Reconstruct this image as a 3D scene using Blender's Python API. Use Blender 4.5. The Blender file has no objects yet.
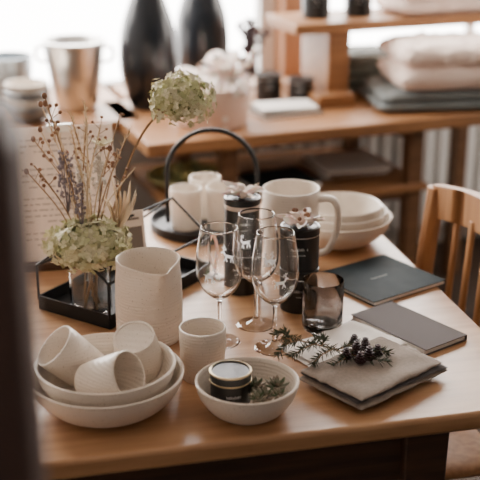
import bpy, math, random
from mathutils import Vector, Matrix, noise
random.seed(7)
R=random.uniform
# ------------------------------------------------------------------ materials
def mat(name, col, rough=.5, metal=0, trans=0, ior=1.45, col2=None, nscale=8, bump=0, bscale=60, spec=None, stretch=None, kind='noise', coat=0, sheen=0, subs=0):
    m=bpy.data.materials.new(name); m.use_nodes=True
    nt=m.node_tree; b=nt.nodes['Principled BSDF']
    b.inputs['Base Color'].default_value=(*col,1); b.inputs['Roughness'].default_value=rough
    b.inputs['Metallic'].default_value=metal; b.inputs['Transmission Weight'].default_value=trans; b.inputs['IOR'].default_value=ior
    if spec is not None: b.inputs['Specular IOR Level'].default_value=spec
    if coat: b.inputs['Coat Weight'].default_value=coat
    if sheen: b.inputs['Sheen Weight'].default_value=sheen
    if subs: b.inputs['Subsurface Weight'].default_value=subs; b.inputs['Subsurface Scale'].default_value=.01
    tc=nt.nodes.new('ShaderNodeTexCoord'); mp=nt.nodes.new('ShaderNodeMapping')
    nt.links.new(tc.outputs['Object'],mp.inputs['Vector'])
    if stretch: mp.inputs['Scale'].default_value=stretch
    if col2 is not None:
        if kind=='noise':
            t=nt.nodes.new('ShaderNodeTexNoise'); t.inputs['Scale'].default_value=nscale; t.inputs['Detail'].default_value=5; o=t.outputs['Fac']; lo,hi=.35,.65
        elif kind=='speck':
            t=nt.nodes.new('ShaderNodeTexNoise'); t.inputs['Scale'].default_value=nscale; t.inputs['Detail'].default_value=1; o=t.outputs['Fac']; lo,hi=.68,.74
        elif kind=='dots':
            t=nt.nodes.new('ShaderNodeTexVoronoi'); t.inputs['Scale'].default_value=nscale; t.inputs['Randomness'].default_value=.25; o=t.outputs['Distance']; lo,hi=.28,.32
        nt.links.new(mp.outputs[0],t.inputs['Vector'])
        cr=nt.nodes.new('ShaderNodeValToRGB'); cr.color_ramp.elements[0].position=lo; cr.color_ramp.elements[1].position=hi
        cr.color_ramp.elements[0].color=(*col,1); cr.color_ramp.elements[1].color=(*col2,1)
        nt.links.new(o,cr.inputs[0]); nt.links.new(cr.outputs[0],b.inputs['Base Color'])
    if bump:
        if bscale<0:
            t=nt.nodes.new('ShaderNodeTexWave'); t.bands_direction='Z'; t.inputs['Scale'].default_value=abs(bscale); t.inputs['Distortion'].default_value=.6
        else:
            t=nt.nodes.new('ShaderNodeTexNoise'); t.inputs['Scale'].default_value=bscale; t.inputs['Detail'].default_value=3
        nt.links.new(mp.outputs[0],t.inputs['Vector'])
        bp=nt.nodes.new('ShaderNodeBump'); bp.inputs['Strength'].default_value=bump; bp.inputs['Distance'].default_value=.002
        nt.links.new(t.outputs['Fac'],bp.inputs['Height']); nt.links.new(bp.outputs[0],b.inputs['Normal'])
    return m
def wood(name,c1,c2,rough=.4,sc=5,stretch=(1,14,14),spec=None):
    return mat(name,c1,rough,col2=c2,nscale=sc,stretch=stretch,bump=.12,bscale=30,spec=spec)
CER=mat('ceramic_cream',(.80,.705,.605),.45,col2=(.45,.36,.28),nscale=420,kind='speck',bump=.2,bscale=-62,coat=.15)
CERS=mat('ceramic_smooth',(.80,.73,.65),.38,col2=(.70,.62,.53),nscale=22,coat=.15)
GLS=mat('clear_glass',(1,1,1),0,trans=1,ior=1.45)
SMK=mat('smoked_glass',(.60,.58,.57),.02,trans=1,ior=1.45)
PRINT=mat('white_print',(.95,.95,.95),.6)
def add_translucent(m,col,f):
    nt=m.node_tree; tr=nt.nodes.new('ShaderNodeBsdfTranslucent'); mx=nt.nodes.new('ShaderNodeMixShader'); mx.inputs[0].default_value=f
    nt.links.new(nt.nodes['Principled BSDF'].outputs[0],mx.inputs[1]); nt.links.new(tr.outputs[0],mx.inputs[2]); nt.links.new(mx.outputs[0],nt.nodes['Material Output'].inputs[0]); tr.inputs[0].default_value=(*col,1)
add_translucent(PRINT,(1,1,1),.5)
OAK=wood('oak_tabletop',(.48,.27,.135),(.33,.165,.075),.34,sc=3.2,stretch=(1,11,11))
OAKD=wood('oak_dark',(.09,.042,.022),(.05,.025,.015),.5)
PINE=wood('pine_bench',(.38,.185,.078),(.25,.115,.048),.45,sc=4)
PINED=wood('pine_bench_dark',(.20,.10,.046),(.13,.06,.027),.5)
CHW=wood('chair_beech',(.42,.21,.09),(.30,.14,.06),.5,stretch=(14,14,1),spec=.3)
FLR=wood('floor_boards',(.05,.029,.018),(.025,.014,.01),.5,sc=2,spec=.3)
POST=wood('dark_walnut',(.07,.033,.024),(.045,.022,.017),.6,stretch=(14,14,1))
WALL=mat('plaster',(.60,.545,.49),.9,col2=(.54,.49,.44),nscale=3,bump=.1)
BLK=mat('black_metal',(.006,.006,.007),.45,metal=.3)
BLKM=mat('black_tin',(.006,.007,.008),.38,coat=.2)
VASEB=mat('black_ceramic',(.008,.011,.016),.3,coat=.3)
SIL=mat('hammered_silver',(.86,.85,.83),.32,metal=1,bump=.3,bscale=25)
KRAFT=mat('paper_ribbon',(.72,.60,.52),.8,col2=(.6,.48,.4),nscale=40)
TISS=mat('tissue',(.90,.80,.75),.8,subs=.2)
PAPER=mat('paper_white',(.85,.81,.76),.8)
MENU=mat('menu_card',(.80,.70,.63),.8); add_translucent(MENU,(.9,.78,.68),.2)
INK=mat('ink',(.22,.18,.16),.8)
BKD=mat('book_cover_slate',(.014,.024,.029),.7,col2=(.02,.031,.036),nscale=30,spec=.12)
BKL=mat('book_cover_greige',(.115,.10,.10),.75,spec=.12)
SCR=mat('book_script',(.14,.15,.14),.5)
GOLD=mat('foil_gold',(.5,.4,.25),.35,metal=.8)
LIN=mat('linen_taupe',(.30,.245,.205),.95,col2=(.25,.205,.17),nscale=200,bump=.5,bscale=500,sheen=.1)
LIN2=mat('linen_grey',(.09,.08,.08),.95,bump=.5,bscale=500,sheen=.1)
LINW=mat('linen_white',(.88,.83,.78),.95,bump=.4,bscale=400,sheen=.2)
BLG=mat('wool_grey',(.17,.19,.19),.95,bump=.6,bscale=160,sheen=.2)
BLP=mat('wool_blush',(.86,.69,.60),.95,bump=.6,bscale=160,sheen=.3)
BLGR=mat('wool_sage',(.14,.16,.14),.95,bump=.6,bscale=160,sheen=.2)
H1=mat('hydrangea_green',(.48,.48,.25),.8,col2=(.60,.57,.36),nscale=30)
H2=mat('hydrangea_cream',(.72,.67,.46),.8)
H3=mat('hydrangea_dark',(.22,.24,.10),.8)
STEM=mat('dry_stem',(.32,.2,.11),.8); SEED=mat('seed_head',(.30,.16,.09),.85,col2=(.2,.1,.06),nscale=60)
STR=mat('straw',(.66,.51,.34),.85); LAV=mat('statice',(.27,.23,.25),.85); LAV2=mat('statice_pale',(.66,.6,.53),.85)
GRN=mat('leaf_green',(.08,.11,.05),.6); NDL=mat('pine_needle',(.05,.065,.033),.6); CONE=mat('dark_cone',(.03,.014,.018),.6,col2=(.07,.026,.026),nscale=60)
SUC=mat('succulent',(.18,.19,.13),.6,col2=(.28,.2,.155),nscale=40)
POT=mat('pot_blush_dots',(.95,.92,.88),.6,col2=(.78,.60,.51),nscale=30,kind='dots')
RAD=mat('radiator_white',(.92,.9,.87),.4)
YEL=mat('dish_ochre',(.55,.45,.17),.5,col2=(.35,.33,.12),nscale=20)
BLU=mat('bowl_pewter',(.36,.40,.43),.35,metal=.7)
FRM=wood('window_frame_wood',(.42,.2,.1),(.3,.14,.07),.5,stretch=(14,14,1))
WFR=mat('window_frame_white',(.75,.73,.7),.5)
WICK=mat('basket_weave',(.07,.05,.035),.8,bump=.6,bscale=80)
TAG=mat('kraft_tag',(.42,.28,.16),.8)
# ------------------------------------------------------------------ geometry
def cat(pts,n=6):
    P=[Vector(p) for p in pts]; out=[]
    for i in range(len(P)-1):
        p0=P[max(i-1,0)];p1=P[i];p2=P[i+1];p3=P[min(i+2,len(P)-1)]
        for k in range(n):
            t=k/n
            out.append(.5*((2*p1)+(p2-p0)*t+(2*p0-5*p1+4*p2-p3)*t*t+(3*p1-p0-3*p2+p3)*t**3))
    out.append(P[-1]); return out
I4=Matrix.Identity(4)
def T(x,y,z): return Matrix.Translation((x,y,z))
def Rz(d): return Matrix.Rotation(math.radians(d),4,'Z')
def Rx(d): return Matrix.Rotation(math.radians(d),4,'X')
class G:
    def __init__(s): s.V=[];s.F=[];s.S=[]
    def add(s,vs,fs,mi=0,M=I4):
        o=len(s.V); s.V+=[tuple(M@Vector(v)) for v in vs]
        s.F+=[tuple(i+o for i in f) for f in fs]; s.S+=[mi]*len(fs)
    def lathe(s,prof,seg=48,mi=0,M=I4,fn=None):
        vs=[];rings=[]
        for (r,z) in prof:
            if r<1e-6: rings.append([len(vs)]); vs.append((0,0,z))
            else:
                st=len(vs)
                for k in range(seg):
                    a=2*math.pi*k/seg; x,y,zz=r*math.cos(a),r*math.sin(a),z
                    if fn: x,y,zz=fn(x,y,zz,a)
                    vs.append((x,y,zz))
                rings.append(list(range(st,st+seg)))
        fs=[]
        for A,B in zip(rings,rings[1:]):
            if len(A)==1 and len(B)==1: continue
            for k in range(seg):
                k2=(k+1)%seg
                if len(A)==1: fs.append((A[0],B[k2],B[k]))
                elif len(B)==1: fs.append((A[k],A[k2],B[0]))
                else: fs.append((A[k],A[k2],B[k2],B[k]))
        s.add(vs,fs,mi,M)
    def tube(s,pts,r,seg=8,mi=0,M=I4,flat=1):
        P=[Vector(p) for p in pts]; n=len(P); vs=[];fs=[]
        rr=r if isinstance(r,(list,tuple)) else [r]*n
        up=None
        for i in range(n):
            t=P[min(i+1,n-1)]-P[max(i-1,0)]
            t.normalize()
            if up is None:
                up=Vector((0,0,1)) if abs(t.z)<.9 else Vector((1,0,0))
            up=(up-t*up.dot(t)); 
            if up.length<1e-6: up=t.orthogonal()
            up.normalize(); sd=t.cross(up)
            for k in range(seg):
                a=2*math.pi*k/seg
                vs.append(P[i]+rr[min(i,len(rr)-1)]*(math.cos(a)*sd+math.sin(a)*up*flat))
        for i in range(n-1):
            j=i+1
            for k in range(seg):
                k2=(k+1)%seg
                fs.append((i*seg+k,i*seg+k2,j*seg+k2,j*seg+k))
        fs.append(tuple(range(seg))[::-1]); fs.append(tuple((n-1)*seg+k for k in range(seg)))
        s.add(vs,fs,mi,M)
    def box(s,c,d,mi=0,M=I4):
        x,y,z=c;a,b,h=d[0]/2,d[1]/2,d[2]/2
        vs=[(x+i*a,y+j*b,z+k*h) for k in(-1,1) for j in(-1,1) for i in(-1,1)]
        s.add(vs,[(0,2,3,1),(4,5,7,6),(0,1,5,4),(2,6,7,3),(0,4,6,2),(1,3,7,5)],mi,M)
    def ball(s,c,r,mi=0,seg=8,M=I4,sz=1):
        n=max(4,seg//2+1); prof=[(r*math.sin(math.pi*i/n) if 0<i<n else 0,-r*sz*math.cos(math.pi*i/n)) for i in range(n+1)]
        s.lathe(prof,seg,mi,M@T(*c))
    def slab(s,w,d,th,amp=.003,mi=0,M=I4,n=22,sd=0,p=10):
        vs=[];fs=[];N=n+1
        def e(t): return math.copysign(1-(1-abs(t))**1.8,t)
        for sg in(1,-1):
            for j in range(N):
                for i in range(N):
                    x=e(-1+2*i/n);y=e(-1+2*j/n)
                    h=(max(0,1-abs(x)**p)*max(0,1-abs(y)**p))**.5
                    nz=noise.noise(Vector((x*w*14+sd,y*d*14,sd*3.1)))*amp
                    nx=noise.noise(Vector((y*5+sd,sd,1.)))*amp; ny=noise.noise(Vector((x*5,sd,7.)))*amp
                    vs.append((x*w/2+nx,y*d/2+ny,sg*h*th/2+(nz if sg>0 else 0)*h))
        for q,sg in((0,1),(N*N,-1)):
            for j in range(n):
                for i in range(n):
                    f=(q+j*N+i,q+j*N+i+1,q+(j+1)*N+i+1,q+(j+1)*N+i)
                    fs.append(f if sg>0 else f[::-1])
        s.add(vs,fs,mi,M@T(0,0,th/2))
    def obj(s,name,mats,parent=None,loc=(0,0,0),rz=0,bevel=0,ang=40,weld=False):
        me=bpy.data.meshes.new(name); me.from_pydata(s.V,[],s.F); 
        for m in mats: me.materials.append(m)
        me.polygons.foreach_set('material_index',s.S); me.update()
        import bmesh
        bm=bmesh.new(); bm.from_mesh(me)
        if weld: bmesh.ops.remove_doubles(bm,verts=bm.verts,dist=1e-5)
        bmesh.ops.recalc_face_normals(bm,faces=bm.faces); bm.to_mesh(me); bm.free()
        me.shade_smooth(); me.set_sharp_from_angle(angle=math.radians(ang))
        o=bpy.data.objects.new(name,me); bpy.context.collection.objects.link(o)
        o.location=loc; o.rotation_euler=(0,0,math.radians(rz))
        if parent: o.parent=parent
        if bevel:
            b=o.modifiers.new('bevel','BEVEL'); b.width=bevel; b.segments=3; b.limit_method='ANGLE'; b.angle_limit=math.radians(40)
        return o
def E(name,loc=(0,0,0),rz=0):
    o=bpy.data.objects.new(name,None); bpy.context.collection.objects.link(o); o.location=loc; o.rotation_euler=(0,0,math.radians(rz)); o.empty_display_size=.05
    return o
BA=20.4; bu=Vector((math.cos(math.radians(BA)),math.sin(math.radians(BA)))); bn=Vector((-bu.y,bu.x)); BO=Vector((-.17,3.027))
def bg(s,n,z=0): p=BO+bu*s+bn*n; return (p.x,p.y,z)
TZ=.75
# ------------------------------------------------------------------ room
g=G(); g.box((0,0,-.05),(7,7,.1)); g.obj('floor',[FLR],loc=(0,2,0),rz=BA)
WN=.80
def wallpart(g,s0,s1,z0,z1,th=.16): g.box(((s0+s1)/2,th/2,(z0+z1)/2),(s1-s0,th,z1-z0))
g=G()
wallpart(g,-2.6,2.8,0,.70); wallpart(g,-2.6,2.8,2.3,2.7); wallpart(g,-2.6,-1.6,.70,2.3); wallpart(g,2.2,2.8,.70,2.3)
g.obj('wall_back',[WALL],loc=bg(0,WN,0),rz=BA)
g=G(); g.box((0,0,1.35),(.15,4.6,2.7)); g.obj('wall_left',[WALL],loc=bg(-2.6,-1.45,0),rz=BA)
g=G(); g.box((0,0,1.35),(.15,4.6,2.7)); g.obj('wall_right',[WALL],loc=bg(2.8,-1.45,0),rz=BA)
g=G(); g.box((0,0,2.75),(5.6,4.8,.1)); g.obj('ceiling',[WALL],loc=bg(.1,-1.4,0),rz=BA)
def window(name,s0,s1):
    r=E(name,bg((s0+s1)/2,WN+.04,0),BA); w=s1-s0; g=G()
    for x in(-w/2+.03,w/2-.03): g.box((x,0,1.5),(.06,.06,1.6))
    g.box((0,0,.73),(w,.06,.05)); g.box((0,0,2.27),(w,.06,.06)); g.box((0,0,1.5),(.03,.04,1.5)); g.box((0,0,1.35),(w,.04,.03))
    g.obj('window_bars',[WFR],r,bevel=.004)
window('window_1',-1.6,.62); window('window_2',.70,2.2)
g=G(); g.box((0,0,1.5),(.085,.10,1.6)); g.obj('trim_1',[FRM],loc=bg(.66,WN-.03,0),rz=BA,bevel=.006)
g=G(); g.box((0,0,0),(2.4,.52,.035)); g.obj('trim_2',[PINE],loc=bg(-1.23,.54,TZ-.0175),rz=BA,bevel=.004)
g=G(); g.box((0,0,0),(2.2,.2,.03)); g.obj('trim_3',[PINE],loc=bg(1.1,.70,TZ-.016),rz=BA,bevel=.004)
r=E('radiator',bg(1.15,.66,0),BA); g=G()
for i in range(22): g.box((-.63+i*.06,0,.42),(.036,.07,.56))
g.tube([(-.66,0,.66),(.66,0,.66)],.022); g.tube([(-.66,0,.18),(.66,0,.18)],.022)
for x in(-.5,.5): g.box((x,0,.07),(.03,.05,.15))
g.obj('radiator_body',[RAD],r,bevel=.008)
# ------------------------------------------------------------------ display bench
r=E('display_bench',bg(.6,.27,0),BA)
g=G(); g.box((0,0,TZ-.02),(1.4,.58,.04)); g.obj('bench_top',[PINE],r,bevel=.006)
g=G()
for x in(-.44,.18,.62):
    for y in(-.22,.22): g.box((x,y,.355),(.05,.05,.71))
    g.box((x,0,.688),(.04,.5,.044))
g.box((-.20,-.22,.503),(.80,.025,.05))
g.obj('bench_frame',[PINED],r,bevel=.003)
g=G(); g.box((-.20,0,.52),(.84,.52,.022)); g.obj('bench_lower_board',[PINE],r,bevel=.003)
r=E('display_riser',bg(.95,.38,TZ),BA); g=G()
g.box((0,0,.245),(.98,.26,.034)); g.box((-.33,0,.13),(.075,.22,.195)); g.box((.40,0,.114),(.075,.22,.228)); g.box((-.36,-.02,.02),(.13,.3,.04)); g.box((.40,0,.015),(.1,.3,.03))
g.obj('riser_frame',[PINE],r,bevel=.005)
# ------------------------------------------------------------------ table
TA=13.0; tu=Vector((math.cos(math.radians(TA)),math.sin(math.radians(TA)))); tw=Vector((-tu.y,tu.x)); TC=Vector((.486,1.477))
W,Dp=.98,1.05; tc=TC-tu*W/2+tw*Dp/2
r=E('wooden_table',(tc.x,tc.y,0),TA)
g=G(); g.box((0,0,TZ-.015),(W,Dp,.03)); g.obj('tabletop',[OAK],r,bevel=.007)
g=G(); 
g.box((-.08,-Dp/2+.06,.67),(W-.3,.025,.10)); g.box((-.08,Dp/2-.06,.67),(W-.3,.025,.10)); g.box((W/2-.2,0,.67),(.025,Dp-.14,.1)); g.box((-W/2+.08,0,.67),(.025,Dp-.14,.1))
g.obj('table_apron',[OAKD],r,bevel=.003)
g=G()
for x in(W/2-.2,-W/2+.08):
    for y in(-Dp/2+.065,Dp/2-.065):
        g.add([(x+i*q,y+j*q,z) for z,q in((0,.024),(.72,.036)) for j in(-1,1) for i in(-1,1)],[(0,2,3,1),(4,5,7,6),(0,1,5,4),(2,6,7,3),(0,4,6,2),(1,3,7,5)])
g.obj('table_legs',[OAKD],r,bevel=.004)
# ------------------------------------------------------------------ chair
r=E('wooden_chair',(.438,1.98,0),TA); g=G()
bw=.42
for y in(-bw/2,bw/2):
    g.tube(cat([(.02,y,0),(0,y,.45),(.0,y,.65),(.02,y,.87)],4),.02,8)
    g.tube([(-.36,y,0),(-.36,y,.43)],[.015,.02],8)
    g.tube([(-.36,y,.2),(0.01,y,.2)],.011); g.tube([(-.36,y,.40),(0,y,.40)],.016)
g.tube([(-.36,-bw/2,.40),(-.36,bw/2,.40)],.016)
pts=cat([(.02,-bw/2,.855),(.045,-.1,.87),(.05,0,.875),(.045,.1,.87),(.02,bw/2,.855)],5)
for i in range(len(pts)-1):
    a,b=pts[i],pts[i+1]
    vs=[(p.x+dx,p.y,p.z+dz) for p in(a,b) for dx,dz in((-.011,-.05),(.011,-.05),(.011,.022),(-.011,.022))]
    g.add(vs,[(0,1,5,4),(1,2,6,5),(2,3,7,6),(3,0,4,7),(0,3,2,1),(4,5,6,7)])
pts2=[(p.x-.01,p.y,.52) for p in pts]; g.tube(pts2,.014)
for k in range(5):
    y=-.14+.07*k; g.tube([(.022,y,.52),(.04,y,.84)],.011,8,flat=.6)
g.obj('chair_frame',[CHW],r,bevel=.002,weld=True)
g=G(); g.slab(.40,.42,.03,.0,M=T(-.18,0,.43)); g.obj('seat',[CHW],r)
# ------------------------------------------------------------------ dark post in the foreground
r=E('dark_wood_post',(-.204,.62,0),2); g=G()
g.box((0,0,.695),(.15,.06,1.39)); g.box((0,0,.05),(.18,.09,.1)); g.box((-.005,0,1.395),(.15,.065,.02)); g.obj('post_shaft',[POST],r,bevel=.008)
# ------------------------------------------------------------------ ceramics
def cup_prof(r,h,t=.0035,taper=.9):
    return [(0,.002),(r*taper*.86,.002),(r*taper*.88,0),(r*taper*.97,0),(r*taper,.006),(r*(taper+1)/2,h*.4),(r,h*.8),(r,h-.002),(r-t*.3,h),(r-t*.7,h),(r-t,h-.002),(r-t,h*.7),(r*taper-t,.012),(r*taper*.8,.007),(0,.006)]
def cup(name,x,y,z,r=.037,h=.086,M=I4,m=CER,taper=.9):
    g=G(); g.lathe(cup_prof(r,h,taper=taper),48,M=M); return g.obj(name,[m],loc=(x,y,z))
def bowl_prof(r,h,rb,t=.005):
    o=cat([(rb,0,0),(rb+(r-rb)*.45,0,h*.22),(rb+(r-rb)*.85,0,h*.62),(r,0,h)],5)
    i=cat([(r-t,0,h),(rb+(r-rb)*.83-t,0,h*.62),(rb+(r-rb)*.42-t*.6,0,h*.26),(rb*.7,0,.007),(rb*.3,0,.006)],5)
    return [(0,.003),(rb*.85,.003),(rb*.88,0)]+[(p.x,p.z) for p in o]+[(r-t*.5,h+.0015)]+[(p.x,p.z) for p in i]+[(0,.006)]
def bowl(name,x,y,z,r,h,rb,m=CER):
    g=G(); g.lathe(bowl_prof(r,h,rb),72); return g.obj(name,[m],loc=(x,y,z),ang=60)
bowl('serving_bowl',-.199,1.473,TZ,.116,.056,.07)
bowl('serving_bowl',-.199,1.473,TZ+.013,.104,.058,.062)
bowl('small_bowl',.0104,1.452,TZ,.077,.052,.042)
def tilt(axis): return Vector((0,0,1)).rotation_difference(Vector(axis).normalized()).to_matrix().to_4x4()
def tcup(cx,cy,cz,axis,r=.036,h=.078):
    M=tilt(axis)@T(0,0,-h/2); g=G(); g.lathe(cup_prof(r,h),48,M=M); g.obj('ceramic_cup',[CER],loc=(cx,cy,cz))
tcup(-.250,1.488,.818,(-.62,-.22,.66)); tcup(-.190,1.432,.813,(.70,-.36,.36)); tcup(-.156,1.516,.818,(.10,.42,-.9),h=.070)
cup('ceramic_cup',-.0587,1.567,TZ)
# pitcher: throwing ridges on the lower half, pinched spout
r=E('ceramic_pitcher',(-.154,1.715,TZ)); g=G()
h=.143
def spout(x,y,z,a):
    d=math.radians(-68); k=max(0,math.cos(a-d))**20; k2=max(0,math.cos(a-d))**5; f=max(0,(z-.080)/(h-.080))**1.6
    return (x+math.cos(d)*k*f*.036,y+math.sin(d)*k*f*.036,z+(k*.003+(-k2+k)*.009)*f)
o=cat([(.052,0,.0),(.056,0,.012),(.0565,0,.05),(.056,0,.1),(.0535,0,.13),(.0545,0,h)],30)
i=cat([(.0505,0,h),(.0497,0,.13),(.0522,0,.1),(.0522,0,.03),(.046,0,.008)],6)
g.lathe([(0,.003),(.047,.003),(.048,0)]+[(p.x+(.0006*math.sin(p.z*1050) if .006<p.z<.082 else 0),p.z) for p in o]+[(.0526,h+.0015)]+[(p.x,p.z) for p in i]+[(0,.007)],120,fn=spout)
g.obj('pitcher_body',[CER],r,ang=60)
g=G(); g.tube(cat([(-.022,.05,.12),(-.04,.082,.12),(-.043,.092,.085),(-.033,.077,.04),(-.022,.05,.03)],5),.007,10); g.obj('pitcher_handle',[CERS],r)
r=E('ceramic_jug',(.0994,2.04,TZ),-14); g=G()
g.lathe([(a*1.0,b) for a,b in cup_prof(.056,.166,.004,.95)],64); g.obj('jug_body',[CER],r)
g=G(); g.tube(cat([(.053,0,.146),(.080,0,.148),(.092,0,.128),(.091,0,.085),(.076,0,.045),(.053,0,.032)],6),.0085,10,flat=.8); g.obj('jug_handle',[CERS],r)
for i in range(3):
    bowl('deep_bowl',.207+.003*i,2.19,TZ+.012*i,.112-.014*i,.060,.055-.003*i,CERS if i else CER)
# ------------------------------------------------------------------ arched carrier with cups
r=E('arched_cup_carrier',(-.075,2.29,TZ)); g=G()
g.lathe([(0,0),(.12,0),(.122,.002),(.122,.02),(.119,.02),(.119,.006),(0,.006)],56)
pts=[(-.097,-.0,.015)]+[(.097*math.cos(math.pi-a*math.pi/20),0,.125+.097*math.sin(math.pi-a*math.pi/20)) for a in range(21)]+[(.097,0,.015)]
g.tube(pts,.0052,10,M=T(.015,-.02,0)); g.obj('carrier_frame',[BLK],r)
for x,y in((-.117,2.262),(-.038,2.27),(-.078,2.345)): cup('ceramic_cup',x,y,TZ+.0065,.0355,.090)
# ------------------------------------------------------------------ wine glasses
GS=.955
WG=[(0,.0),(.031,.0),(.033,.0008),(.031,.002),(.018,.0045),(.007,.009),(.0038,.018),(.0034,.045),(.0036,.072),(.006,.082),(.017,.090),(.030,.104),(.0375,.125),(.0392,.145),(.0375,.172),(.0335,.198),(.0305,.215)]
gp=[(p.x,p.z*GS) for p in cat([(a,0,b) for a,b in WG],4)]
inner=[(.0297,.2153*GS)]+[(p.x,p.z*GS) for p in cat([(.0292,0,.2145),(.0323,0,.198),(.0363,0,.172),(.038,0,.145),(.0363,0,.126),(.0288,0,.106),(.0155,0,.0925),(0,0,.086)],4)]
def rad(z):
    best=[q for q in gp if q[1]>.08]
    for a,b in zip(best,best[1:]):
        if a[1]<=z<=b[1]: return a[0]+(b[0]-a[0])*(z-a[1])/(b[1]-a[1]+1e-9)
    return .03
DEER=[((-.5,.1),(.35,.15),.34),((-.45,.1),(-.6,-.5),.12),((-.35,.05),(-.25,-.5),.12),((.25,.05),(.5,-.45),.12),((.3,.05),(.15,-.5),.12),((.35,.2),(.55,.6),.2),((.5,.6),(.8,.5),.16),((.55,.65),(.45,1.15),.08),((.45,.9),(.7,1.1),.07),((.5,.7),(.25,1.0),.08),((.35,.9),(.2,.75),.07),((-.5,.2),(-.65,.3),.1)]
def wineglass(x,y,ang):
    r=E('wine_glass',(x,y,TZ)); g=G(); g.lathe(gp+inner,64); g.obj('glass_body',[GLS],r,ang=80)
    g=G(); sc=.0165
    for a0,z0 in((ang,.130),(ang+180,.138)):
        for p,q,w in DEER:
            p=Vector(p);q=Vector(q); d=(q-p).normalized(); n=Vector((-d.y,d.x))*w/2
            K=5; vs=[];fs=[]
            for k in range(K+1):
                c=p+(q-p)*k/K
                for sg in(-1,1):
                    t=c+n*sg; z=z0+t.y*sc; rr=rad(z)+.0005; a=math.radians(a0)+t.x*sc/rr
                    vs.append((rr*math.cos(a),rr*math.sin(a),z))
            for k in range(K): fs.append((2*k,2*k+1,2*k+3,2*k+2))
            g.add(vs,fs)
    g.obj('reindeer_print',[PRINT],r)
wineglass(-.034,1.695,-112); wineglass(.028,1.765,-60); wineglass(.0575,1.671,-78)
g=G(); pr=[(0,0),(.031,0),(.034,.002),(.0355,.012),(.036,.05),(.036,.089),(.0352,.0903),(.0344,.089),(.0342,.05),(.0335,.016),(.030,.0105),(0,.010)]
g.lathe(pr,56); g.obj('smoked_tumbler',[SMK],loc=(.143,1.752,TZ),ang=60)
# ------------------------------------------------------------------ tins
def words(g,r,z,hh,a0,n,mi=0,sp=.0022):
    x=-n*sp/2
    for k in range(n):
        if R(0,1)>.12:
            for dx in(0,.0011):
                a=a0+(x+dx)/r; a2=a+.0005/r; rr=r+.0003
                h=hh*(1 if R(0,1)>.4 else .7)
                g.add([(rr*math.cos(a),rr*math.sin(a),z),(rr*math.cos(a2),rr*math.sin(a2),z),(rr*math.cos(a2),rr*math.sin(a2),z+h),(rr*math.cos(a),rr*math.sin(a),z+h)],[(0,1,2,3)],mi)
        x+=sp
def tin(name,x,y,z,r,h,parent=None,ang=-90):
    rt=parent or E(name,(x,y,z)); off=Vector((0,0,z-rt.location.z)) if parent else Vector((0,0,0))
    g=G(); g.lathe([(0,0),(r-.001,0),(r,.001),(r,h-.016),(r-.0015,h-.0155),(r-.0015,h-.0145),(r+.0006,h-.014),(r+.0006,h-.001),(r-.001,h),(r-.004,h),(r-.005,h-.002),(0,h-.002)],48)
    g.lathe([(r-.0008,h-.0158),(r+.0002,h-.0155),(r+.0002,h-.0147),(r-.0008,h-.0144)],48,1)
    words(g,r,h*.52,.005,math.radians(ang),12,2); words(g,r,h*.40,.0025,math.radians(ang),8,2)
    g.obj('tin_can',[BLKM,SIL,PRINT],rt,loc=off); return rt
def tuft(g,c,r,h,mi=0,sd=0):
    seg=40; L=6; vs=[];fs=[]
    for l in range(L):
        t=l/(L-1)
        for k in range(seg):
            a=2*math.pi*k/seg
            rr=(.005+r*t**.8)*(1+.35*math.sin(a*7+sd+t*2)+.3*noise.noise(Vector((math.cos(a)*2,math.sin(a)*2,t*2+sd))))
            z=h*t*(1+.35*math.sin(a*3+sd)+.5*noise.noise(Vector((math.cos(a)*3+sd,math.sin(a)*3,t))))*(1-.3*t)
            vs.append((c[0]+rr*math.cos(a),c[1]+rr*math.sin(a),c[2]+z))
    for l in range(L-1):
        for k in range(seg): k2=(k+1)%seg; fs.append((l*seg+k,l*seg+k2,(l+1)*seg+k2,(l+1)*seg+k))
    g.add(vs,fs,mi)
def bow(g,c,s,mi=0,sd=0):
    for a0 in(20+sd,150+sd,85+sd,265+sd):
        a=math.radians(a0); d=Vector((math.cos(a),math.sin(a),0))
        P=[Vector(c)+d*(s*q)+Vector((0,0,s*w)) for q,w in((0,0),(.4,.45),(.85,.6),(1.1,.35),(.8,.05),(.35,-.02),(0,.02))]
        P=cat(P,4); sd_=Vector((-d.y,d.x,0))*s*.22
        vs=[];fs=[]
        for p in P: vs+=[p-sd_,p+sd_]
        for k in range(len(P)-1): fs.append((2*k,2*k+1,2*k+3,2*k+2))
        g.add(vs,fs,mi)
    g.ball(c,s*.2,mi)
rt=tin('gift_tin',.004,1.925,TZ,.033,.090); tin('x',0,0,TZ+.0905,.033,.094,rt)
g=G(); tuft(g,(0,0,.184),.026,.022,0,1); bow(g,(0,0,.186),.026,1,10)
g.lathe([(.0336,.165),(.0340,.166),(.0340,.172),(.0336,.173)],40,1); g.obj('paper_bow',[TISS,KRAFT],rt)
rt=tin('gift_tin',.107,1.842,TZ,.0345,.079); tin('x',0,0,TZ+.0795,.0345,.079,rt)
g=G(); tuft(g,(0,0,.158),.028,.022,0,4); bow(g,(0,0,.160),.028,1,40)
for k in range(7):
    a=R(0,6.28); g.ball((.014*math.cos(a),.014*math.sin(a),.172+R(0,.012)),.004,2)
g.obj('paper_bow',[TISS,KRAFT,SEED],rt)
rt=E('candle_tin',(-.014,1.467,TZ+.010)); g=G()
g.lathe([(0,0),(.029,0),(.030,.002),(.030,.036),(.0312,.0365),(.0312,.050),(.030,.0515),(.028,.0515),(.027,.050),(0,.050)],48)
g.lathe([(.0308,.0355),(.0318,.036),(.0318,.038),(.0308,.0385)],48,1); g.lathe([(.0308,.049),(.0318,.0495),(.0316,.0518),(.0292,.0522),(.029,.0505)],48,1)
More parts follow.
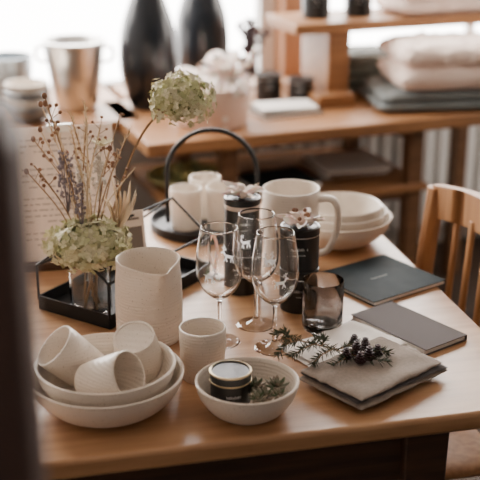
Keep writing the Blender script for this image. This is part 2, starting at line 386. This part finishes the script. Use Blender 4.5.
words(g,.030,.018,.004,math.radians(-80),10,2); g.obj('tin_body',[BLKM,GOLD,PRINT],rt)
rt=E('succulent_rosettes',(.037,1.452,TZ+.014)); g=G()
for cx,cy,cz,s in((0,-.012,.016,.021),(.018,.012,.02,.02),(-.014,.014,.02,.017),(.02,-.018,.022,.014),(-.012,-.026,.02,.015)):
    for ring,(n,el) in enumerate(((7,15),(6,40),(4,65))):
        for k in range(n):
            a=2*math.pi*k/n+ring*.5; e=math.radians(el); d=Vector((math.cos(a)*math.cos(e),math.sin(a)*math.cos(e),math.sin(e)))
            c=Vector((cx,cy,cz)); L=s*(1-.18*ring)
            g.tube([c,c+d*L*.5,c+d*L*.85+Vector((0,0,L*.1)),c+d*L+Vector((0,0,L*.2))],[L*.1,L*.2,L*.15,.0004],6,int((ring+k)%3==1),flat=.5)
    g.ball((cx,cy,cz-.006),s*.5,0)
g.obj('rosettes',[SUC,GRN],rt)
# ------------------------------------------------------------------ books
def book(name,x,y,z,rz,w,d,th,mc,deco=True):
    rt=E(name,(x,y,z),rz); g=G(); g.box((0,0,.0008),(w,d,.0016)); g.box((0,0,th-.0008),(w,d,.0016)); g.box((0,d/2-.0008,th/2),(w,.0016,th)); g.obj('cover',[mc],rt,bevel=.0006)
    g=G(); g.box((0,-.001,th/2),(w-.006,d-.004,th-.0034)); g.obj('pages',[PAPER],rt)
    if deco:
        g=G()
        for k in range(12): g.box((-.02+k*.0035,.0+.001*math.sin(k*2),th+.0002),(.0018,.004,.0003))
        g.obj('cover_print',[SCR],rt)
book('notebook',.268,1.966,TZ,36,.185,.172,.009,BKD)
book('pocket_book',.291,1.741,TZ,-52.8,.182,.10,.011,BKL,False)
# ------------------------------------------------------------------ napkins
rt=E('linen_cloth',(.184,1.660,TZ),33); g=G()
g.slab(.195,.145,.005,.004,0,sd=3); g.slab(.17,.125,.005,.004,0,M=T(-.005,.006,.005)@Rz(9),sd=9); g.obj('cloth_layers',[LINW],rt)
rt=E('folded_napkins',(.210,1.550,TZ+.006),41); g=G()
g.slab(.20,.135,.011,.004,0,M=T(0,0,.000),sd=1,p=7); g.slab(.197,.130,.006,.003,1,M=T(.002,.001,.009)@Rz(-3),sd=5,p=7); g.slab(.190,.130,.010,.006,0,M=T(-.002,.002,.0135)@Rz(1),sd=12,p=6)
g.obj('napkin_folds',[LIN,LIN2],rt)
# ------------------------------------------------------------------ conifer sprig
rt=E('conifer_sprig',(.150,1.583,TZ+.029),-8); g=G()
def twig(g,pts,nl=.016,dens=2,mi=0,ms=1):
    P=cat(pts,8); g.tube(P,[.0014*(1-.6*i/len(P)) for i in range(len(P))],5,ms)
    for i in range(1,len(P)):
        t=(P[i]-P[i-1]).normalized()
        for k in range(dens*3):
            o=P[i-1].lerp(P[i],R(0,1)); v=Vector((R(-1,1),R(-1,1),R(-.5,1))); v=(v-t*v.dot(t)).normalized(); d=(v+t*.8).normalized(); L=nl*R(.7,1.1)
            sd=d.cross(Vector((R(-1,1),R(-1,1),R(-1,1)))).normalized()*.0008
            g.add([o-sd,o+sd,o+d*L*.7+sd*.8,o+d*L,o+d*L*.7-sd*.8],[(0,1,2,3,4)],mi)
A=[(-.090,.05,.000),(-.06,.03,.008),(0,0,.010),(.05,-.02,.008),(.085,-.02,.004)]
twig(g,A)
for a,b,c in(((-.06,.03,.008),(-.078,.01,.008),(-.09,-.005,-.004)),((-.03,.015,.012),(-.05,-.005,.010),(-.065,-.018,.002)),((-.02,.01,.012),(-.02,.035,.012),(-.035,.05,.004)),((.01,0,.012),(.03,.02,.014),(.03,.04,.006)),((.02,-.01,.012),(.02,-.03,.012),(.0,-.045,.004)),((.05,-.02,.012),(.07,.0,.012),(.085,.01,.004)),((.0,0,.012),(-.02,-.03,.012),(-.03,-.045,.004)),((-.08,.04,.005),(-.085,.055,.010),(-.10,.06,.002))):
    twig(g,[a,b,c],.014)
g.obj('sprig',[NDL,STEM],rt)
g=G()
for cx,cy,cz,s in((.035,-.005,.014,.014),(.055,-.018,.012,.014),(.048,.012,.014,.013),(.02,-.025,.013,.012),(.068,.000,.010,.012),(.03,.022,.016,.011),(.042,-.03,.010,.012)):
    for ring in range(5):
        for k in range(7):
            a=2*math.pi*k/7+ring*.45; z=cz-s*.6+ring*s*.35; q=s*(.95-.13*ring)
            c=Vector((cx,cy,z)); d=Vector((math.cos(a),math.sin(a),.5)).normalized()
            g.tube([c,c+d*q*.6,c+d*q],[s*.14,s*.3,.0005],5,0,flat=.5)
g.obj('cones',[CONE],rt)
# ------------------------------------------------------------------ house shaped wire planter + vase + flowers
rt=E('wire_house_tray',(-.213,1.913,TZ),57); g=G(); L,Wd=.30,.165
g.box((0,0,.003),(L,Wd,.004))
for y in(-Wd/2,Wd/2): g.box((0,y,.014),(L,.003,.026))
for x in(-L/2,L/2): g.box((x,0,.014),(.003,Wd,.026))
q=.0026
for x in(-L/2,L/2):
    g.tube([(x,-Wd/2,.02),(x,-Wd/2,.085),(x,0,.145),(x,Wd/2,.085),(x,Wd/2,.02)],q,8)
for y,z in((-Wd/2,.085),(Wd/2,.085),(0,.145)): g.tube([(-L/2,y,z),(L/2,y,z)],q,8)
g.obj('wire_frame',[BLK],rt)
rt=E('glass_vase_of_flowers',(-.268,1.822,TZ+.0055)); g=G()
g.lathe([(0,0),(.034,0),(.037,.004),(.037,.075),(.030,.092),(.030,.108),(.0285,.108),(.0285,.092),(.035,.074),(.035,.006),(.033,.004),(0,.004)],40); g.obj('vase_glass',[GLS],rt,ang=60)
def florets(g,c,r,n,sq=.8,fs_=.011):
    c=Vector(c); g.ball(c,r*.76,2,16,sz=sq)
    for i in range(n):
        z=1-1.8*(i+.5)/n; ph=i*2.39996; q=math.sqrt(max(0,1-z*z))
        d=Vector((q*math.cos(ph),q*math.sin(ph),z*1.0)); lump=1+.32*noise.noise(d*3+c*10)
        p=c+Vector((d.x*r,d.y*r,d.z*r*sq))*lump*R(.84,1.08)
        nrm=(d+Vector((R(-.6,.6),R(-.6,.6),R(-.6,.6)))).normalized(); u=nrm.orthogonal().normalized(); v=nrm.cross(u); rot=R(0,6.28); mi=0 if R(0,1)<.55 else 1
        for k in range(4):
            a=rot+k*math.pi/2; e=u*math.cos(a)+v*math.sin(a); f=nrm.cross(e); s=fs_*R(.75,1.2)
            g.add([p,p+e*s*.5+f*s*.42+nrm*s*.15,p+e*s+nrm*s*R(-.1,.4),p+e*s*.5-f*s*.42+nrm*s*.15],[(0,1,2,3)],mi)
def rel(x,y,z): return (x+.268,y-1.822,z-TZ-.0055)
g=G()
florets(g,rel(-.266,1.805,.886),.066,380,sq=.62,fs_=.0105)
florets(g,rel(-.102,1.9,1.122),.052,300,sq=.80,fs_=.009)
g.obj('hydrangea_heads',[H1,H2,H3],rt)
g=G()
g.tube(cat([rel(-.265,1.82,.78),rel(-.225,1.84,.93),rel(-.185,1.87,1.04),rel(-.145,1.89,1.095),rel(-.108,1.9,1.10)],6),.0024,6,0)
for k in range(6): g.tube([(R(-.02,.02),R(-.02,.02),.006),(R(-.015,.015),R(-.015,.015),.1)],.0022,6,0)
tips=[(-.345,1.85,1.08),(-.292,1.855,1.105),(-.242,1.85,1.08),(-.325,1.80,1.15),(-.27,1.88,1.12),(-.35,1.80,1.03),(-.22,1.8,1.06),(-.30,1.9,1.07),(-.255,1.79,1.11),(-.37,1.83,1.01),(-.28,1.80,1.06),(-.215,1.87,1.04),(-.345,1.87,1.12),(-.19,1.84,1.08),(-.18,1.82,1.02),(-.36,1.86,1.06),(-.31,1.81,1.10),(-.205,1.85,1.11),(-.33,1.83,1.13),(-.265,1.85,1.09),(-.235,1.82,1.10),(-.30,1.84,1.04)]
for k,t in enumerate(tips):
    b=Vector(rel(-.268+R(-.01,.01),1.822+R(-.01,.01),.85)); e=Vector(rel(*t)); m=(b+e)/2+Vector(((e.x-b.x)*-.12+R(-.008,.008),R(-.006,.006),.01))
    g.tube(cat([b,m,e],5),[.0013]*10+[.0008],5,0 if k%2 else 2)
    if k%3==0:
        g.ball(e,.0045,1,8,sz=1.3)
        for q in range(3):
            f=m.lerp(e,R(.3,.9)); h=f+Vector((R(-.02,.02),R(-.01,.01),R(.01,.025))); g.tube([f,h],.0007,4,0); g.ball(h,.0035,1,8)
    elif k%3==1:
        for q in range(18):
            f=m.lerp(e,.35+.65*q/17); g.tube([f,f+Vector((R(-.008,.008),R(-.007,.007),R(.006,.014)))],[.0015,.0003],4,2)
    else:
        for q in range(5):
            f=m.lerp(e,R(.2,1)); h=f+Vector((R(-.016,.016),R(-.01,.01),R(.004,.02))); g.tube([f,h],.0006,4,0); g.ball(h,.0028,1,6)
g.obj('dried_stems',[STEM,SEED,STR],rt)
g=G()
def statice(g,c,w,h,n,mi):
    for i in range(n):
        t=R(0,1); p=Vector((c[0]+R(-1,1)*w*(1-.5*t),c[1]+R(-1,1)*w*.7,c[2]+h*t)); g.ball(p,R(.002,.0038),mi,6)
        if i%4==0: g.tube([(c[0],c[1],c[2]-.03),p],.0006,4,mi)
statice(g,rel(-.300,1.82,.965),.018,.085,90,0); statice(g,rel(-.245,1.83,.98),.012,.075,60,1); statice(g,rel(-.275,1.84,.95),.014,.08,90,1); statice(g,rel(-.275,1.80,.94),.01,.06,30,0)
for c in(rel(-.236,1.83,1.055),):
    for k in range(8):
        a=2*math.pi*k/8; d=Vector((math.cos(a),math.sin(a),.6)); C=Vector(c); g.tube([C,C+d*.012,C+d*.02],[.001,.005,.0006],5,2,flat=.4)
g.obj('statice_sprays',[LAV,LAV2,H2],rt)
g=G()
for k in range(11):
    a=math.radians(-50+k*20); b=Vector(rel(-.222,1.83,.890)); e=b+Vector((.036*math.cos(a)+.006,.03*math.sin(a),.09+R(-.02,.02))); m=(b+e)/2+Vector((.008,0,.005))
    P=cat([b,m,e],5); g.tube(P,[.001+.0065*math.sin(math.pi*i/(len(P)-1)) for i in range(len(P))],6,0,flat=.3)
g.obj('dried_leaves',[STR],rt)
rt=E('gift_card',(-.195,1.915,TZ+.0055),25); g=G(); M=T(0,0,.05)@Rx(-12)
g.box((0,0,.05),(.05,.0015,.10),0,M)
g.box((0,-.0012,.045),(.038,.001,.05),1,M)
g.box((0,-.002,.085),(.03,.001,.004),1,M)
g.box((0,.004,.0255),(.052,.03,.05),2); g.obj('card',[MENU,INK,TAG],rt)
rt=E('ribbon_tag',(-.045,1.972,TZ)); g=G()
g.slab(.05,.03,.006,.002,0,M=Rz(-50),sd=3,n=12); g.tube(cat([(0,0,.006),(-.012,.015,.03),(-.02,.02,.06),(-.01,.03,.085),(.0,.02,.06),(-.005,0,.02)],6),.0035,6,0,flat=.3)
g.obj('ribbon',[TISS],rt)
rt=E('menu_stand',(-.342,2.045,TZ),13); M=Rx(-9)
g=G(); g.box((0,0,.142),(.205,.004,.275),0,M); g.obj('card',[MENU],rt,bevel=.001)
g=G(); 
for row in range(19):
    z=.255-row*.0115; x=-.08
    if row in(3,4,9,15): continue
    while x<.075:
        w=R(.006,.02); 
        if x+w<.085 and R(0,1)>.08: g.box((x+w/2,-.0024,z),(w,.0006,.0018),0,M)
        x+=w+.004
g.obj('text_lines',[INK],rt)
g=G(); g.box((0,.012,.008),(.21,.06,.015),0); g.box((-.0,-.003,.276),(.05,.012,.016),1,M); g.obj('stand_base',[OAKD,SIL],rt,bevel=.002)
# ------------------------------------------------------------------ background goods
def lathe_obj(name,prof,m,loc,seg=56,sm=5):
    g=G(); g.lathe([(max(0,p.x),p.z) for p in cat([(a,0,b) for a,b in prof],sm)],seg); return g.obj(name,[m],loc=loc,ang=50)
VP=[(0,0),(.05,0),(.062,.01),(.086,.09),(.093,.15),(.086,.24),(.062,.32),(.040,.38),(.028,.43),(.034,.46),(.030,.46),(.024,.43),(.03,.37),(0,.30)]
lathe_obj('black_vase',[(a,b) for a,b in VP],VASEB,bg(.035,.43,TZ))
lathe_obj('black_vase',[(a*.98,b*1.0) for a,b in VP],VASEB,bg(.275,.62,TZ))
rt=E('ice_bucket',bg(-.185,.50,TZ)); g=G()
g.lathe([(0,0),(.060,0),(.064,.004),(.069,.02),(.086,.13),(.098,.205),(.104,.21),(.104,.214),(.098,.216),(.093,.21),(.082,.13),(.062,.01),(0,.008)],56)
for sx in(-1,1): g.tube(cat([(sx*.093,0,.195),(sx*.118,0,.19),(sx*.118,0,.155),(sx*.088,0,.145)],5),.005,8)
g.obj('bucket_body',[SIL],rt)
bowl('pewter_bowl',*bg(-.38,.60,TZ),.08,.16,.05,BLU)
bowl('pewter_bowl',*bg(-.56,.60,TZ),.09,.14,.05,BLU)
for i in range(4): bowl('stoneware_bowl',*bg(-.36,.38,TZ+.0+i*.022),.075-.003*i,.05,.04,CERS if i%2 else BLU)
bowl('stoneware_bowl',*bg(-.53,.42,TZ),.08,.12,.06,CERS)
rt=E('gift_pot',bg(.150,.155,TZ)); g=G()
g.lathe([(0,0),(.098,0),(.106,.006),(.118,.115),(.120,.120),(.116,.122),(.111,.118),(.100,.01),(0,.008)],56); g.obj('pot_body',[POT],rt,ang=60)
g=G(); g.slab(.19,.19,.05,.03,0,M=T(0,0,.090),sd=2); tuft(g,(-.03,0,.125),.07,.035,0,2); tuft(g,(.04,0,.125),.05,.045,0,5); bow(g,(.03,0,.145),.065,1,15)
bow(g,(.055,.02,.165),.07,0,60); g.tube(cat([(.03,0,.13),(.09,-.02,.17),(.13,-.03,.23)],4),.014,6,0,flat=.25); g.obj('tissue_and_bow',[TISS,KRAFT],rt)
g=G()
for k in range(6):
    P=cat([(0,0,.0),(R(-.02,.02),R(-.02,.02),.08),(R(-.05,.05),R(-.03,.03),.18+R(0,.06))],6); g.tube(P,.002,5,0)
    for p in P[4:]: 
        for q in range(4): g.ball(p+Vector((R(-.02,.02),R(-.015,.015),R(-.01,.01))),.008,0,6)
g.obj('dark_dried_posy',[CONE],loc=bg(.45,.62,TZ))
for (s,n,h,rr) in((.43,.40,.085,.042),(.515,.33,.08,.04)): tin('candle_tin',*bg(s,n,TZ),rr,h)
tin('candle_tin',*bg(.58,.37,TZ+.262),.045,.11); tin('candle_tin',*bg(.73,.37,TZ+.262),.045,.11)
book('paper_booklet',*bg(.405,.20,TZ),BA+3,.20,.13,.014,BKD,False); book('paper_booklet',*bg(.41,.21,TZ+.0145),BA-6,.18,.12,.010,PAPER,False)
rt=E('folded_blanket',bg(.93,.17,TZ),BA-14); g=G(); g.slab(.47,.32,.040,.014,0,sd=2,p=6); g.slab(.45,.31,.030,.014,0,M=T(.0,.0,.034),sd=6,p=6); g.obj('blanket_folds',[BLG],rt)
rt=E('folded_blanket',bg(.935,.15,TZ+.064),BA-12); g=G(); g.slab(.37,.29,.085,.016,0,sd=4,p=7); g.slab(.365,.285,.075,.020,0,M=T(.004,0,.070),sd=11,p=7); g.tube(cat([(-.186,-.1,.07),(-.19,0,.075),(-.186,.1,.07)],4),.004,5,1); g.obj('blanket_folds',[BLP,KRAFT],rt)
rt=E('folded_blanket',bg(.80,.47,TZ),BA); g=G()
for k in range(4): g.slab(.26,.22,.036,.012,0,M=T(R(-.005,.005),0,.031*k),sd=k+20,p=6)
g.obj('blanket_folds',[BLGR],rt)
rt=E('folded_blanket',bg(1.04,.38,TZ+.262),BA); g=G(); g.slab(.40,.22,.05,.012,0,sd=31); g.slab(.38,.21,.05,.012,0,M=T(0,0,.046),sd=35); g.obj('blanket_folds',[BLP],rt)
g=G()
for k in range(4): g.box((R(-.01,.01),R(-.01,.01),.004+k*.008),(.22,.22,.007),k%2,Rz(R(-8,8)))
g.obj('paper_stack',[PINED,PAPER],loc=bg(.64,.24,.531),rz=BA)
book('wrapping_sheets',*bg(.37,.17,.531),BA+6,.22,.18,.02,BKD,False)
rt=E('ochre_platter',bg(.10,.26,.531)); g=G(); g.lathe([(0,0),(.07,0),(.11,.02),(.125,.035),(.122,.038),(.105,.025),(.065,.008),(0,.008)],48); g.obj('platter',[YEL],rt)
g=G()
for k in range(50):
    a=R(0,6.28); d=R(0,.075); g.ball((d*math.cos(a),d*math.sin(a),.022+R(0,.03)),R(.008,.018),k%2,8)
g.obj('moss_balls',[H3,YEL],rt)
for s,n in((-.42,.30),(.50,.26)):
    g=G(); g.lathe([(0,0),(.15,0),(.17,.2),(.175,.36),(.168,.365),(.16,.2),(.14,.01),(0,.01)],40); g.obj('storage_basket',[WICK],loc=bg(s,n,0))
# ------------------------------------------------------------------ light
w=bpy.data.worlds.new('World'); bpy.context.scene.world=w; w.use_nodes=True; nt=w.node_tree; b=nt.nodes['Background']
tc=nt.nodes.new('ShaderNodeTexCoord'); sp=nt.nodes.new('ShaderNodeSeparateXYZ'); mr=nt.nodes.new('ShaderNodeMapRange')
nt.links.new(tc.outputs['Generated'],sp.inputs[0]); nt.links.new(sp.outputs['Y'],mr.inputs['Value'])
mr.inputs['From Min'].default_value=-.2; mr.inputs['From Max'].default_value=.6; mr.inputs['To Min'].default_value=.14; mr.inputs['To Max'].default_value=16
b.inputs['Color'].default_value=(1,.955,.92,1); nt.links.new(mr.outputs[0],b.inputs['Strength'])
def area(name,loc,target,size,sy,power,col):
    l=bpy.data.lights.new(name,'AREA'); l.shape='RECTANGLE'; l.size=size; l.size_y=sy; l.energy=power; l.color=col
    o=bpy.data.objects.new(name,l); bpy.context.collection.objects.link(o); o.location=loc
    o.rotation_euler=(Vector(target)-Vector(loc)).to_track_quat('-Z','Y').to_euler(); return o
area('window_daylight',bg(-.5,.62,1.65),(0,1.8,.75),1.5,.8,56,(1,.94,.88))
area('window_daylight',bg(1.3,.62,1.65),(.1,1.8,.75),1.0,.8,26,(1,.92,.84))
area('side_fill_light',bg(2.5,-.35,1.4),bg(1.0,.5,.55),.9,.9,22,(1,.93,.86))  # added fill to brighten the radiator and right side; wall_right has no window
# ------------------------------------------------------------------ camera
cd=bpy.data.cameras.new('camera'); cam=bpy.data.objects.new('camera',cd); bpy.context.collection.objects.link(cam)
cam.location=(0,0,1.55); cam.rotation_euler=(math.radians(70),0,0); cd.sensor_width=36; cd.lens=82.5; cd.clip_start=.05
cd.dof.use_dof=True; cd.dof.focus_distance=1.78; cd.dof.aperture_fstop=3.4
bpy.context.scene.camera=cam
